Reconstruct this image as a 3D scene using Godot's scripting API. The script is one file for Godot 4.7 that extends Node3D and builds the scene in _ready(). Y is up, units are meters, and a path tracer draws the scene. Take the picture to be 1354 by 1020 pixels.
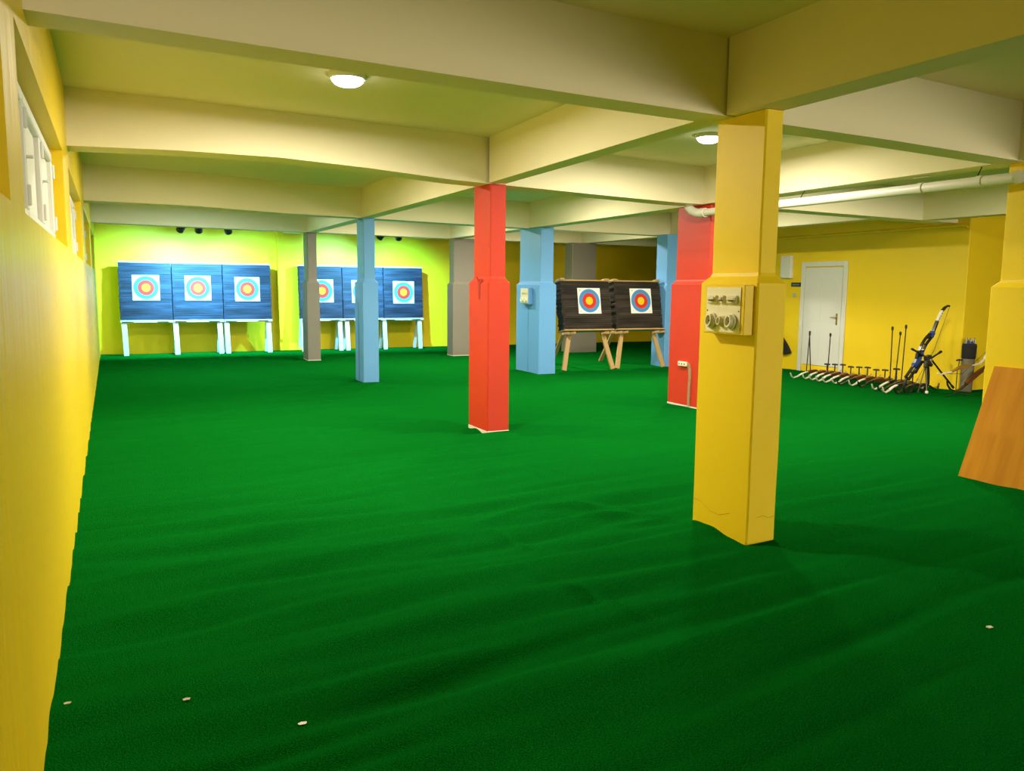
extends Node3D
# An archery hall in a basement: coloured columns, yellow walls, green carpet, target butts.

var M := {}
var used := {}
const SOFFIT := 2.446
const CEIL := 2.88

# ---------------------------------------------------------------- helpers
func lin(r: float, g: float, b: float) -> Color:
	return Color(r, g, b).linear_to_srgb()

func numbered(called: String) -> String:
	if not used.has(called):
		used[called] = 0
		return called
	used[called] += 1
	return "%s_%03d" % [called, used[called]]

func st_new() -> SurfaceTool:
	var st := SurfaceTool.new()
	st.begin(Mesh.PRIMITIVE_TRIANGLES)
	return st

func done(st: SurfaceTool) -> ArrayMesh:
	st.generate_normals()
	return st.commit()

func tri(st: SurfaceTool, a: Vector3, b: Vector3, c: Vector3) -> void:
	st.add_vertex(a); st.add_vertex(b); st.add_vertex(c)

# a, b, c, d run counter-clockwise seen from outside
func quad(st: SurfaceTool, a: Vector3, b: Vector3, c: Vector3, d: Vector3) -> void:
	tri(st, a, c, b); tri(st, a, d, c)

func quad_uv(st: SurfaceTool, p: Array) -> void:
	var uv := [Vector2(0, 1), Vector2(1, 1), Vector2(1, 0), Vector2(0, 0)]
	for i in [0, 2, 1, 0, 3, 2]:
		st.set_uv(uv[i]); st.add_vertex(p[i])

# box with chamfered edges, given by centre and size, optionally turned
func box(st: SurfaceTool, c: Vector3, s: Vector3, bevel := 0.004, turn := Basis.IDENTITY) -> void:
	st.set_smooth_group(-1)
	var h := s * 0.5
	var b: float = minf(bevel, minf(h.x, minf(h.y, h.z)) * 0.8)
	var axes := [Vector3.RIGHT, Vector3.UP, Vector3.BACK]
	var at := func(sg: Vector3, k: int) -> Vector3:
		var q := Vector3(sg.x * (h.x - b), sg.y * (h.y - b), sg.z * (h.z - b))
		q[k] = sg[k] * h[k]
		return c + turn * q
	for k in 3:
		var u: int = (k + 1) % 3
		var v: int = (k + 2) % 3
		for sg in [-1.0, 1.0]:
			var p := []
			for q in [[-1.0, -1.0], [1.0, -1.0], [1.0, 1.0], [-1.0, 1.0]]:
				var w := Vector3.ZERO
				w[k] = sg; w[u] = q[0]; w[v] = q[1]
				p.append(at.call(w, k))
			if sg > 0: quad(st, p[0], p[1], p[2], p[3])
			else: quad(st, p[3], p[2], p[1], p[0])
	if b < 0.0004: return
	for k in 3:
		var u2: int = (k + 1) % 3
		var v2: int = (k + 2) % 3
		for su in [-1.0, 1.0]:
			for sv in [-1.0, 1.0]:
				var lo := Vector3.ZERO
				var hi := Vector3.ZERO
				lo[k] = -1.0; hi[k] = 1.0
				lo[u2] = su; hi[u2] = su; lo[v2] = sv; hi[v2] = sv
				var a1: Vector3 = at.call(lo, u2)
				var a2: Vector3 = at.call(hi, u2)
				var a3: Vector3 = at.call(hi, v2)
				var a4: Vector3 = at.call(lo, v2)
				if su * sv < 0: quad(st, a1, a2, a3, a4)
				else: quad(st, a4, a3, a2, a1)
	for sx in [-1.0, 1.0]:
		for sy in [-1.0, 1.0]:
			for sz in [-1.0, 1.0]:
				var w3 := Vector3(sx, sy, sz)
				if sx * sy * sz > 0: tri(st, at.call(w3, 0), at.call(w3, 2), at.call(w3, 1))
				else: tri(st, at.call(w3, 0), at.call(w3, 1), at.call(w3, 2))

func box_mesh(c: Vector3, s: Vector3, bevel := 0.004, turn := Basis.IDENTITY) -> ArrayMesh:
	var st := st_new()
	box(st, c, s, bevel, turn)
	return done(st)

# box between corner points
func span(st: SurfaceTool, a: Vector3, b: Vector3, bevel := 0.004) -> void:
	box(st, (a + b) * 0.5, (b - a).abs(), bevel)

# a straight square bar from a to b
func bar(st: SurfaceTool, a: Vector3, b: Vector3, w: float, t: float, bevel := 0.003, side := Vector3.RIGHT) -> void:
	var y := (b - a).normalized()
	var x := (side - y * side.dot(y)).normalized()
	var z := x.cross(y)
	box(st, (a + b) * 0.5, Vector3(w, a.distance_to(b), t), bevel, Basis(x, y, z))

# round tube along points; one radius, or one for each point
func tube(st: SurfaceTool, pts: Array, rad, n := 8, capped := true) -> void:
	var rings := []
	var up := Vector3(0.13, 0.97, 0.21).normalized()
	for i in pts.size():
		var p: Vector3 = pts[i]
		var d: Vector3 = (pts[mini(i + 1, pts.size() - 1)] - pts[maxi(i - 1, 0)]).normalized()
		if absf(d.dot(up)) > 0.95: up = Vector3(0.9, 0.1, 0.4).normalized()
		var x := (up - d * up.dot(d)).normalized()
		up = x
		var z := d.cross(x)
		var r: float = rad[i] if rad is Array else rad
		var ring := []
		for k in n:
			var a := TAU * k / n
			ring.append(p + (x * cos(a) + z * sin(a)) * r)
		rings.append(ring)
	st.set_smooth_group(0)
	for i in rings.size() - 1:
		for k in n:
			var k2: int = (k + 1) % n
			quad(st, rings[i][k], rings[i][k2], rings[i + 1][k2], rings[i + 1][k])
	if capped:
		st.set_smooth_group(-1)
		for k in range(1, n - 1):
			tri(st, rings[0][0], rings[0][k], rings[0][k + 1])
			tri(st, rings[-1][0], rings[-1][k + 1], rings[-1][k])

# turned body: profile of (radius, height) from bottom to top, along `axis` from `at`
func lathe(st: SurfaceTool, at: Vector3, axis: Vector3, profile: Array, n := 20, sharp := true) -> void:
	var y := axis.normalized()
	var x := (Vector3(0.31, 0.2, 0.9) - y * Vector3(0.31, 0.2, 0.9).dot(y)).normalized()
	var z := x.cross(y)
	for i in profile.size() - 1:
		var p: Vector2 = profile[i]
		var q: Vector2 = profile[i + 1]
		st.set_smooth_group(i + 1 if sharp else 0)
		for k in n:
			var a := TAU * k / n
			var b := TAU * (k + 1) / n
			var da := x * cos(a) + z * sin(a)
			var db := x * cos(b) + z * sin(b)
			var p1 := at + y * p.y + da * p.x
			var p2 := at + y * p.y + db * p.x
			var p3 := at + y * q.y + db * q.x
			var p4 := at + y * q.y + da * q.x
			if p.x < 0.00001: tri(st, p1, p4, p3)
			elif q.x < 0.00001: tri(st, p1, p4, p2)
			else: quad(st, p1, p2, p3, p4)

# flat polygon outline pulled to a thickness; outline counter-clockwise in (x, y), pulled along z
func prism(st: SurfaceTool, outline: PackedVector2Array, z0: float, z1: float, xf := Transform3D.IDENTITY) -> void:
	st.set_smooth_group(-1)
	var o := outline
	if Geometry2D.is_polygon_clockwise(o):
		o = o.duplicate(); o.reverse()
	var idx := Geometry2D.triangulate_polygon(o)
	for i in range(0, idx.size(), 3):
		var a := o[idx[i]]
		var b := o[idx[i + 1]]
		var c := o[idx[i + 2]]
		if (b - a).cross(c - a) < 0:
			var s := b
			b = c; c = s
		tri(st, xf * Vector3(a.x, a.y, z1), xf * Vector3(c.x, c.y, z1), xf * Vector3(b.x, b.y, z1))
		tri(st, xf * Vector3(a.x, a.y, z0), xf * Vector3(b.x, b.y, z0), xf * Vector3(c.x, c.y, z0))
	for i in o.size():
		var a := o[i]
		var b := o[(i + 1) % o.size()]
		quad(st, xf * Vector3(a.x, a.y, z0), xf * Vector3(b.x, b.y, z0), xf * Vector3(b.x, b.y, z1), xf * Vector3(a.x, a.y, z1))

# a flat strip of changing width swept along points, with thickness (bow limbs)
func strip(st: SurfaceTool, pts: Array, widths: Array, thick: float, across: Vector3) -> void:
	st.set_smooth_group(0)
	var rings := []
	for i in pts.size():
		var d: Vector3 = (pts[mini(i + 1, pts.size() - 1)] - pts[maxi(i - 1, 0)]).normalized()
		var x := (across - d * across.dot(d)).normalized()
		var z := x.cross(d)
		var w: float = widths[i] * 0.5
		var t := thick * 0.5
		rings.append([pts[i] - x * w - z * t, pts[i] + x * w - z * t, pts[i] + x * w + z * t, pts[i] - x * w + z * t])
	for i in rings.size() - 1:
		for k in 4:
			var k2: int = (k + 1) % 4
			st.set_smooth_group(k + 1)
			quad(st, rings[i][k2], rings[i][k], rings[i + 1][k], rings[i + 1][k2])
	st.set_smooth_group(-1)
	quad(st, rings[0][0], rings[0][1], rings[0][2], rings[0][3])
	quad(st, rings[-1][3], rings[-1][2], rings[-1][1], rings[-1][0])

func obj(called: String, mesh: Mesh, m: Material, parent: Node = self) -> MeshInstance3D:
	var o := MeshInstance3D.new()
	o.name = numbered(called) if parent == self else called
	o.mesh = mesh
	o.material_override = m
	parent.add_child(o, true)
	return o

func thing(called: String, label: String, category: String, at := Vector3.ZERO, group := "") -> Node3D:
	var o := Node3D.new()
	o.name = numbered(called)
	add_child(o, true)
	o.position = at
	return tag(o, label, category, group)

func tag(o: Node3D, label: String, category: String, group := "", kind := "") -> Node3D:
	o.set_meta("label", label)
	if category: o.set_meta("category", category)
	if group: o.set_meta("group", group)
	if kind: o.set_meta("kind", kind)
	return o

func struct(called: String, mesh: Mesh, m: Material, label := "", category := "") -> MeshInstance3D:
	var o := obj(called, mesh, m)
	o.set_meta("kind", "structure")
	if label: o.set_meta("label", label)
	if category: o.set_meta("category", category)
	return o

# ---------------------------------------------------------------- materials
func noise_image(size: int, freq: float, octaves: int, seed_: int, stretch := Vector2.ONE) -> Image:
	var n := FastNoiseLite.new()
	n.seed = seed_
	n.noise_type = FastNoiseLite.TYPE_SIMPLEX_SMOOTH
	n.frequency = freq
	n.fractal_octaves = octaves
	if stretch == Vector2.ONE:
		return n.get_seamless_image(size, size, false, false, 0.15)
	var im := n.get_seamless_image(int(size / stretch.x), int(size / stretch.y), false, false, 0.15)
	im.resize(size, size, Image.INTERPOLATE_CUBIC)
	return im

func tinted(src: Image, lo: Color, hi: Color) -> ImageTexture:
	var w := src.get_width()
	var h := src.get_height()
	var im := Image.create(w, h, false, Image.FORMAT_RGB8)
	for y in h:
		for x in w:
			im.set_pixel(x, y, lo.lerp(hi, src.get_pixel(x, y).r))
	return ImageTexture.create_from_image(im)

func mat(color: Color, rough := 0.7, spec := 0.5, metal := 0.0) -> StandardMaterial3D:
	var m := StandardMaterial3D.new()
	m.albedo_color = color
	m.roughness = rough
	m.metallic_specular = spec
	m.metallic = metal
	return m

func bumpy(m: StandardMaterial3D, tex: Texture2D, height_cm: float, scale: Vector3) -> StandardMaterial3D:
	m.uv1_triplanar = true
	m.uv1_world_triplanar = true
	m.uv1_scale = scale
	m.heightmap_enabled = true
	m.heightmap_texture = tex
	m.heightmap_scale = height_cm
	return m

func glow(color: Color, energy: float) -> StandardMaterial3D:
	var m := mat(color, 0.5)
	m.emission_enabled = true
	m.emission = color
	m.emission_energy_multiplier = energy
	return m

func make_materials() -> void:
	var grain := ImageTexture.create_from_image(noise_image(512, 0.02, 4, 3))
	var waves := ImageTexture.create_from_image(noise_image(512, 0.012, 3, 8))
	M.yellow = bumpy(mat(lin(0.93, 0.645, 0.012), 0.5, 0.4), grain, 0.07, Vector3(0.9, 0.9, 0.9))
	M.wall_gloss = bumpy(mat(lin(0.93, 0.645, 0.012), 0.40, 0.42), waves, 0.9, Vector3(0.5, 0.11, 0.9))
	M.column_yellow = bumpy(mat(lin(0.95, 0.665, 0.012), 0.5, 0.4), grain, 0.07, Vector3(0.8, 0.8, 0.8))
	M.column_red = bumpy(mat(lin(0.65, 0.042, 0.014), 0.5, 0.4), grain, 0.07, Vector3(0.8, 0.8, 0.8))
	M.column_blue = bumpy(mat(lin(0.14, 0.37, 0.73), 0.5, 0.4), grain, 0.07, Vector3(0.8, 0.8, 0.8))
	M.column_grey = bumpy(mat(lin(0.235, 0.205, 0.165), 0.6, 0.4), grain, 0.07, Vector3(0.8, 0.8, 0.8))
	M.ceiling = bumpy(mat(lin(0.86, 0.77, 0.53), 0.8, 0.3), grain, 0.1, Vector3(0.7, 0.7, 0.7))
	M.plaster = mat(lin(0.75, 0.70, 0.60), 0.9)
	# carpet: flecked short pile
	var pile := noise_image(1024, 0.14, 3, 21)
	var patches := noise_image(512, 0.012, 4, 5)
	M.carpet = mat(Color.WHITE, 1.0, 0.0)
	M.carpet.uv1_triplanar = true
	M.carpet.uv1_world_triplanar = true
	M.carpet.uv1_scale = Vector3(0.9, 0.9, 0.9)
	M.carpet.albedo_texture = tinted(pile, lin(0.001, 0.04, 0.004), lin(0.003, 0.225, 0.018))
	M.carpet.heightmap_enabled = true
	M.carpet.heightmap_texture = ImageTexture.create_from_image(pile)
	M.carpet.heightmap_scale = 0.5
	M.carpet.set_meta("patches", patches)
	# wood
	var streak := noise_image(512, 0.03, 4, 12, Vector2(1, 16))
	M.board = mat(Color.WHITE, 0.6, 0.2)
	M.board.albedo_texture = tinted(streak, lin(0.48, 0.185, 0.008), lin(0.62, 0.27, 0.014))
	M.board_edge = mat(lin(0.42, 0.20, 0.05), 0.7)
	M.timber = mat(lin(0.62, 0.40, 0.17), 0.65)
	M.timber.albedo_texture = tinted(streak, Color(0.82, 0.80, 0.76), Color.WHITE)
	M.timber_white = mat(lin(0.74, 0.73, 0.74), 0.6)
	M.timber_white.albedo_texture = tinted(noise_image(256, 0.03, 3, 31), Color(0.86, 0.86, 0.88), Color.WHITE)
	# foam of the butts
	var layers := noise_image(512, 0.02, 4, 44, Vector2(12, 1))
	M.foam_dark = mat(Color.WHITE, 0.75, 0.35)
	M.foam_dark.albedo_texture = tinted(layers, lin(0.012, 0.009, 0.007), lin(0.060, 0.044, 0.032))
	M.foam_navy = mat(Color.WHITE, 0.6, 0.45)
	M.foam_navy.albedo_texture = tinted(layers, lin(0.002, 0.004, 0.012), lin(0.034, 0.048, 0.092))
	for f in [M.foam_dark, M.foam_navy]:
		f.uv1_triplanar = true
		f.uv1_scale = Vector3(0.9, 0.9, 0.9)
	M.face = face_material()
	M.white = mat(lin(0.78, 0.77, 0.74), 0.5)
	M.door_white = bumpy(mat(lin(0.74, 0.73, 0.69), 0.4), grain, 0.05, Vector3(1, 1, 1))
	M.beige = mat(lin(0.90, 0.82, 0.60), 0.45)
	M.socket = mat(lin(0.76, 0.69, 0.48), 0.45)
	M.socket_dark = mat(lin(0.05, 0.035, 0.02), 0.6)
	M.brass = mat(lin(0.55, 0.38, 0.09), 0.3, 0.5, 0.9)
	M.pipe = mat(lin(0.78, 0.75, 0.68), 0.4)
	M.glass_painted = mat(lin(0.72, 0.70, 0.62), 0.5)
	M.black = mat(lin(0.012, 0.011, 0.012), 0.5)
	M.black_cloth = mat(lin(0.014, 0.013, 0.013), 0.9)
	M.metal_dark = mat(lin(0.03, 0.022, 0.018), 0.4, 0.5)
	M.riser_wood = mat(lin(0.17, 0.05, 0.015), 0.4)
	M.riser_tan = mat(lin(0.34, 0.17, 0.03), 0.45)
	M.limb_white = mat(lin(0.76, 0.72, 0.60), 0.35)
	M.limb_black = mat(lin(0.015, 0.014, 0.014), 0.3)
	M.blue_paint = mat(lin(0.02, 0.06, 0.30), 0.35)
	M.silver = mat(lin(0.55, 0.55, 0.55), 0.35, 0.5, 0.7)
	M.quiver_grey = mat(lin(0.20, 0.17, 0.11), 0.7)
	M.sign = mat(lin(0.02, 0.035, 0.05), 0.4)
	M.sign_text = mat(lin(0.16, 0.22, 0.24), 0.5)
	M.switch_white = mat(lin(0.55, 0.50, 0.34), 0.4)
	M.crack_red = mat(lin(0.42, 0.012, 0.006), 0.6)
	M.crack_yellow = mat(lin(0.5, 0.32, 0.01), 0.8)
	M.crack_blue = mat(lin(0.07, 0.15, 0.28), 0.7)
	M.filler = mat(Color.WHITE, 0.9)
	M.filler.uv1_triplanar = true
	M.filler.uv1_scale = Vector3(6, 6, 6)
	M.filler.albedo_texture = tinted(noise_image(256, 0.05, 4, 77), lin(0.20, 0.07, 0.03), lin(0.72, 0.50, 0.30))
	M.lamp_rim = mat(lin(0.8, 0.8, 0.78), 0.4)
	M.lamp_glow = glow(Color(1.0, 0.97, 0.90), 14.0)
	M.spot_glow = glow(Color(0.80, 0.93, 1.0), 14.0)
	M.daylight = glow(Color(1.0, 0.97, 0.91), 1.2)
	M.box_yellow = mat(lin(0.93, 0.645, 0.012), 0.45)
	M.box_blue = mat(lin(0.13, 0.35, 0.70), 0.45)
	M.orange = mat(lin(0.5, 0.09, 0.01), 0.5)

# the print of an archery target face
func face_material() -> StandardMaterial3D:
	var n := 256
	var im := Image.create(n, n, false, Image.FORMAT_RGB8)
	for y in n:
		for x in n:
			var r := Vector2(x - n / 2.0 + 0.5, y - n / 2.0 + 0.5).length() / (n / 2.0)
			var c := lin(0.80, 0.80, 0.76)
			if r < 0.915: c = lin(0.075, 0.26, 0.56)
			if absf(r - 0.76) < 0.006: c = lin(0.02, 0.06, 0.15)
			if r < 0.61: c = lin(0.62, 0.035, 0.02)
			if absf(r - 0.455) < 0.006: c = lin(0.25, 0.015, 0.01)
			if r < 0.31: c = lin(0.85, 0.52, 0.015)
			if absf(r - 0.155) < 0.006: c = lin(0.4, 0.25, 0.01)
			im.set_pixel(x, y, c)
	for p in [[24, 18, 10, 8], [24, 226, 7, 6], [222, 230, 6, 4]]:
		im.fill_rect(Rect2i(p[0], p[1], p[2], p[3]), lin(0.08, 0.07, 0.08))
	var m := mat(Color.WHITE, 0.7, 0.3)
	m.albedo_texture = ImageTexture.create_from_image(im)
	return m

# ---------------------------------------------------------------- structure
func carpet_height(x: float, z: float) -> float:
	var w := n1.get_noise_2d(x * 0.30, (z + 0.09 * x) * 2.5)
	var v := n2.get_noise_2d(x * 1.1, z * 1.6)
	var calm := lerpf(1.0, 0.22, maxf(smoothstep(-7.0, -11.0, z), smoothstep(5.0, 6.0, x)))
	var h := (0.058 * w + 0.009 * v) * calm * lerpf(1.0, 0.55, smoothstep(2.6, 4.0, x))
	for f in FOLDS:
		var pts: Array = f[0]
		var best := 9.0
		var along := 0.0
		for i in pts.size() - 1:
			var a: Vector2 = pts[i]
			var b: Vector2 = pts[i + 1]
			var t := clampf((Vector2(x, z) - a).dot(b - a) / (b - a).length_squared(), 0, 1)
			var d := (a.lerp(b, t)).distance_to(Vector2(x, z))
			if d < best:
				best = d
				along = (i + t) / (pts.size() - 1)
		if best < f[2] * 4.0:
			h += f[1] * exp(-best * best / (f[2] * f[2])) * sin(clampf(along, 0.02, 0.98) * PI)
	return h

# creases in the carpet, on the floor plan: points (x, z), height, half width
var FOLDS := [
	[[Vector2(1.5, -4.25), Vector2(2.02, -4.47), Vector2(2.42, -4.63), Vector2(2.75, -4.61), Vector2(3.02, -4.45), Vector2(3.2, -4.1)], 0.03, 0.045],
	[[Vector2(2.2, -4.3), Vector2(2.63, -4.35), Vector2(2.97, -4.29), Vector2(3.27, -4.0)], 0.026, 0.035],
	[[Vector2(2.7, -4.15), Vector2(2.84, -4.10), Vector2(3.07, -4.11), Vector2(3.24, -3.95)], 0.018, 0.03],
	[[Vector2(1.95, -4.42), Vector2(2.02, -4.15), Vector2(2.08, -3.9), Vector2(2.05, -3.7)], 0.022, 0.035],
	[[Vector2(3.92, -3.9), Vector2(3.83, -3.4), Vector2(3.78, -3.1)], 0.018, 0.025],
	[[Vector2(4.08, -3.75), Vector2(3.95, -3.4), Vector2(3.83, -3.1)], 0.018, 0.025],
	[[Vector2(4.7, -4.1), Vector2(4.62, -3.7), Vector2(4.56, -3.4)], 0.016, 0.025],
	[[Vector2(1.85, -3.3), Vector2(1.98, -3.23), Vector2(2.04, -3.05), Vector2(2.06, -2.85)], 0.02, 0.03],
	[[Vector2(4.2, -5.85), Vector2(4.27, -5.55), Vector2(4.33, -5.28)], 0.02, 0.025],
	[[Vector2(2.89, -5.7), Vector2(2.92, -5.55), Vector2(2.95, -5.40)], 0.018, 0.022],
	[[Vector2(3.11, -5.6), Vector2(3.15, -5.48), Vector2(3.19, -5.32)], 0.018, 0.022],
	[[Vector2(2.3, -7.55), Vector2(2.8, -7.72), Vector2(3.25, -7.75)], 0.02, 0.035],
]

var n1 := FastNoiseLite.new()
var n2 := FastNoiseLite.new()

func build_floor() -> void:
	n1.seed = 4; n1.frequency = 1.0; n1.fractal_octaves = 2
	n2.seed = 9; n2.frequency = 1.0; n2.fractal_octaves = 2
	var xs := []
	var x := -0.30
	while x < 14.5:
		xs.append(x)
		x += 0.035 if x < 5.5 else 0.09
	xs.append(14.55)
	var zs := []
	var z := 9.1
	while z > -18.55:
		zs.append(z)
		z -= 0.15 if z > -1.0 else (0.025 if z > -8.5 else 0.07)
	zs.append(-18.6)
	var v := PackedVector3Array()
	var nor := PackedVector3Array()
	var uvs := PackedVector2Array()
	var idx := PackedInt32Array()
	var nx := xs.size()
	for zz in zs:
		for xx in xs:
			v.append(Vector3(xx, carpet_height(xx, zz) - 0.004, zz))
			uvs.append(Vector2(xx, zz))
	nor.resize(v.size())
	for j in zs.size():
		for i in nx:
			var l := v[j * nx + maxi(i - 1, 0)]
			var r := v[j * nx + mini(i + 1, nx - 1)]
			var f := v[maxi(j - 1, 0) * nx + i]
			var b := v[mini(j + 1, zs.size() - 1) * nx + i]
			nor[j * nx + i] = (f - b).cross(r - l).normalized()
	for j in zs.size() - 1:
		for i in nx - 1:
			var a := j * nx + i
			idx.append_array([a, a + nx, a + 1, a + 1, a + nx, a + nx + 1])
	var arr := []
	arr.resize(Mesh.ARRAY_MAX)
	arr[Mesh.ARRAY_VERTEX] = v
	arr[Mesh.ARRAY_NORMAL] = nor
	arr[Mesh.ARRAY_TEX_UV] = uvs
	arr[Mesh.ARRAY_INDEX] = idx
	var am := ArrayMesh.new()
	am.add_surface_from_arrays(Mesh.PRIMITIVE_TRIANGLES, arr)
	struct("floor", am, M.carpet, "green short-pile carpet with ripples and creases", "floor")

# a wall with window openings, from CSG boxes
func csg_box(parent: Node, a: Vector3, b: Vector3, op := CSGShape3D.OPERATION_UNION) -> CSGBox3D:
	var c := CSGBox3D.new()
	c.size = (b - a).abs()
	c.position = (a + b) * 0.5
	c.operation = op
	parent.add_child(c)
	return c

const LW := -0.245   # left wall face
const NEAR_WINDOW := [5.0, 12.0, 0.75, 2.3]   # x from, x to, y from, y to
const OPENINGS := [[0.9, -1.2], [-1.6, -2.75], [-3.2, -6.2], [-7.05, -9.95], [-10.75, -13.7], [-14.4, -17.2]]

func build_walls() -> void:
	var c := CSGCombiner3D.new()
	c.name = "wall_left"
	used["wall_left"] = 0
	csg_box(c, Vector3(LW - 0.35, -0.2, 9.3), Vector3(LW, CEIL, -18.7)).material = M.wall_gloss
	for o in OPENINGS:
		var h := csg_box(c, Vector3(LW - 0.11, 1.68, o[0]), Vector3(LW + 0.2, 2.31, o[1]), CSGShape3D.OPERATION_SUBTRACTION)
		h.material = M.yellow
	add_child(c)
	tag(c, "yellow glossy painted wall with a row of high window recesses", "wall", "", "structure")
	var st := st_new()
	span(st, Vector3(LW - 0.35, -0.2, -18.49), Vector3(14.9, CEIL, -18.8))
	struct("wall_far", done(st), M.yellow, "yellow end wall behind the lit target stands", "wall")
	# shallow pilaster between the two stands
	struct("column", box_mesh(Vector3(3.56, CEIL * 0.5, -18.42), Vector3(0.52, CEIL, 0.22), 0.01), M.yellow, "yellow pilaster of the end wall between the two wide target stands", "column")
	struct("wall_right", box_mesh(Vector3(12.93, 1.39, -10.1), Vector3(3.54, 2.98, 4.7), 0.012), M.yellow, "yellow wall with the white door, running to a corner beside the quiver", "wall")
	struct("wall_outer", box_mesh(Vector3(14.75, 1.34, -4.75), Vector3(0.3, 3.08, 28.1)), M.yellow)
	var near := CSGCombiner3D.new()
	near.name = "wall_near"
	csg_box(near, Vector3(-0.6, -0.2, 9.0), Vector3(14.9, CEIL, 9.3)).material = M.yellow
	csg_box(near, Vector3(NEAR_WINDOW[0], NEAR_WINDOW[2], 8.9), Vector3(NEAR_WINDOW[1], NEAR_WINDOW[3], 9.4), CSGShape3D.OPERATION_SUBTRACTION).material = M.yellow
	add_child(near)
	tag(near, "yellow wall behind the camera with a wide daylit window", "wall", "", "structure")
	struct("ceiling", box_mesh(Vector3(7.1, CEIL + 0.1, -4.75), Vector3(15.8, 0.2, 28.5)), M.ceiling, "white painted ceiling slab between the beams", "ceiling")

# cross beam: stations [x, soffit height, z of the near edge], width
func cross_beam(stations: Array, width: float, label: String) -> void:
	var st := st_new()
	var secs := []
	for s in stations:
		secs.append([Vector3(s[0], s[1], s[2]), Vector3(s[0], s[1], s[2] - width), Vector3(s[0], CEIL, s[2] - width), Vector3(s[0], CEIL, s[2])])
	for i in secs.size() - 1:
		for k in 4:
			st.set_smooth_group(k + 1)
			var k2: int = (k + 1) % 4
			quad(st, secs[i][k], secs[i][k2], secs[i + 1][k2], secs[i + 1][k])
	struct("beam", done(st), M.ceiling, label, "beam")

# beam along the room: x of both edges at either end
func long_beam(z0: float, x0: float, z1: float, x1: float, width: float, label: String, y := SOFFIT) -> void:
	y += 0.003
	var st := st_new()
	st.set_smooth_group(-1)
	var a := [Vector3(x0, y, z0), Vector3(x0 + width, y, z0), Vector3(x0 + width, CEIL, z0), Vector3(x0, CEIL, z0)]
	var b := [Vector3(x1, y, z1), Vector3(x1 + width, y, z1), Vector3(x1 + width, CEIL, z1), Vector3(x1, CEIL, z1)]
	for k in 4:
		var k2: int = (k + 1) % 4
		quad(st, b[k], b[k2], a[k2], a[k])
	struct("beam", done(st), M.ceiling, label, "beam")

# daylit window behind the camera: bright panes in a white frame, with the daylight they let in
func build_near_window() -> void:
	var w := Node3D.new()
	w.name = "window_6"
	add_child(w)
	tag(w, "wide white framed daylit window in the wall behind the camera", "window", "", "structure")
	var a: float = NEAR_WINDOW[0]
	var b: float = NEAR_WINDOW[1]
	var lo: float = NEAR_WINDOW[2]
	var hi: float = NEAR_WINDOW[3]
	var st := st_new()
	span(st, Vector3(a, lo, 9.12), Vector3(b, lo + 0.06, 9.20))
	span(st, Vector3(a, hi - 0.06, 9.12), Vector3(b, hi, 9.20))
	for i in 5:
		var x := lerpf(a + 0.03, b - 0.03, i / 4.0)
		span(st, Vector3(x - 0.03, lo + 0.06, 9.12), Vector3(x + 0.03, hi - 0.06, 9.20))
	obj("window_frame", done(st), M.white, w)
	for i in 4:
		var x0 := lerpf(a + 0.03, b - 0.03, i / 4.0) + 0.03
		var x1 := lerpf(a + 0.03, b - 0.03, (i + 1) / 4.0) - 0.03
		obj("pane", box_mesh(Vector3((x0 + x1) / 2, (lo + hi) / 2, 9.17), Vector3(x1 - x0, hi - lo - 0.12, 0.01), 0.0), M.daylight, w)
	var l := AreaLight3D.new()
	l.name = "daylight"
	l.area_size = Vector2(b - a - 0.1, hi - lo - 0.1)
	l.area_normalize_energy = true
	l.light_energy = DAYLIGHT_ENERGY
	l.light_color = Color(1.0, 0.97, 0.91)
	l.shadow_enabled = true
	l.set("area_range", 40.0)
	w.add_child(l)
	l.position = Vector3((a + b) / 2, (lo + hi) / 2, 9.10)

const DAYLIGHT_ENERGY := 66.0

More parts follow.
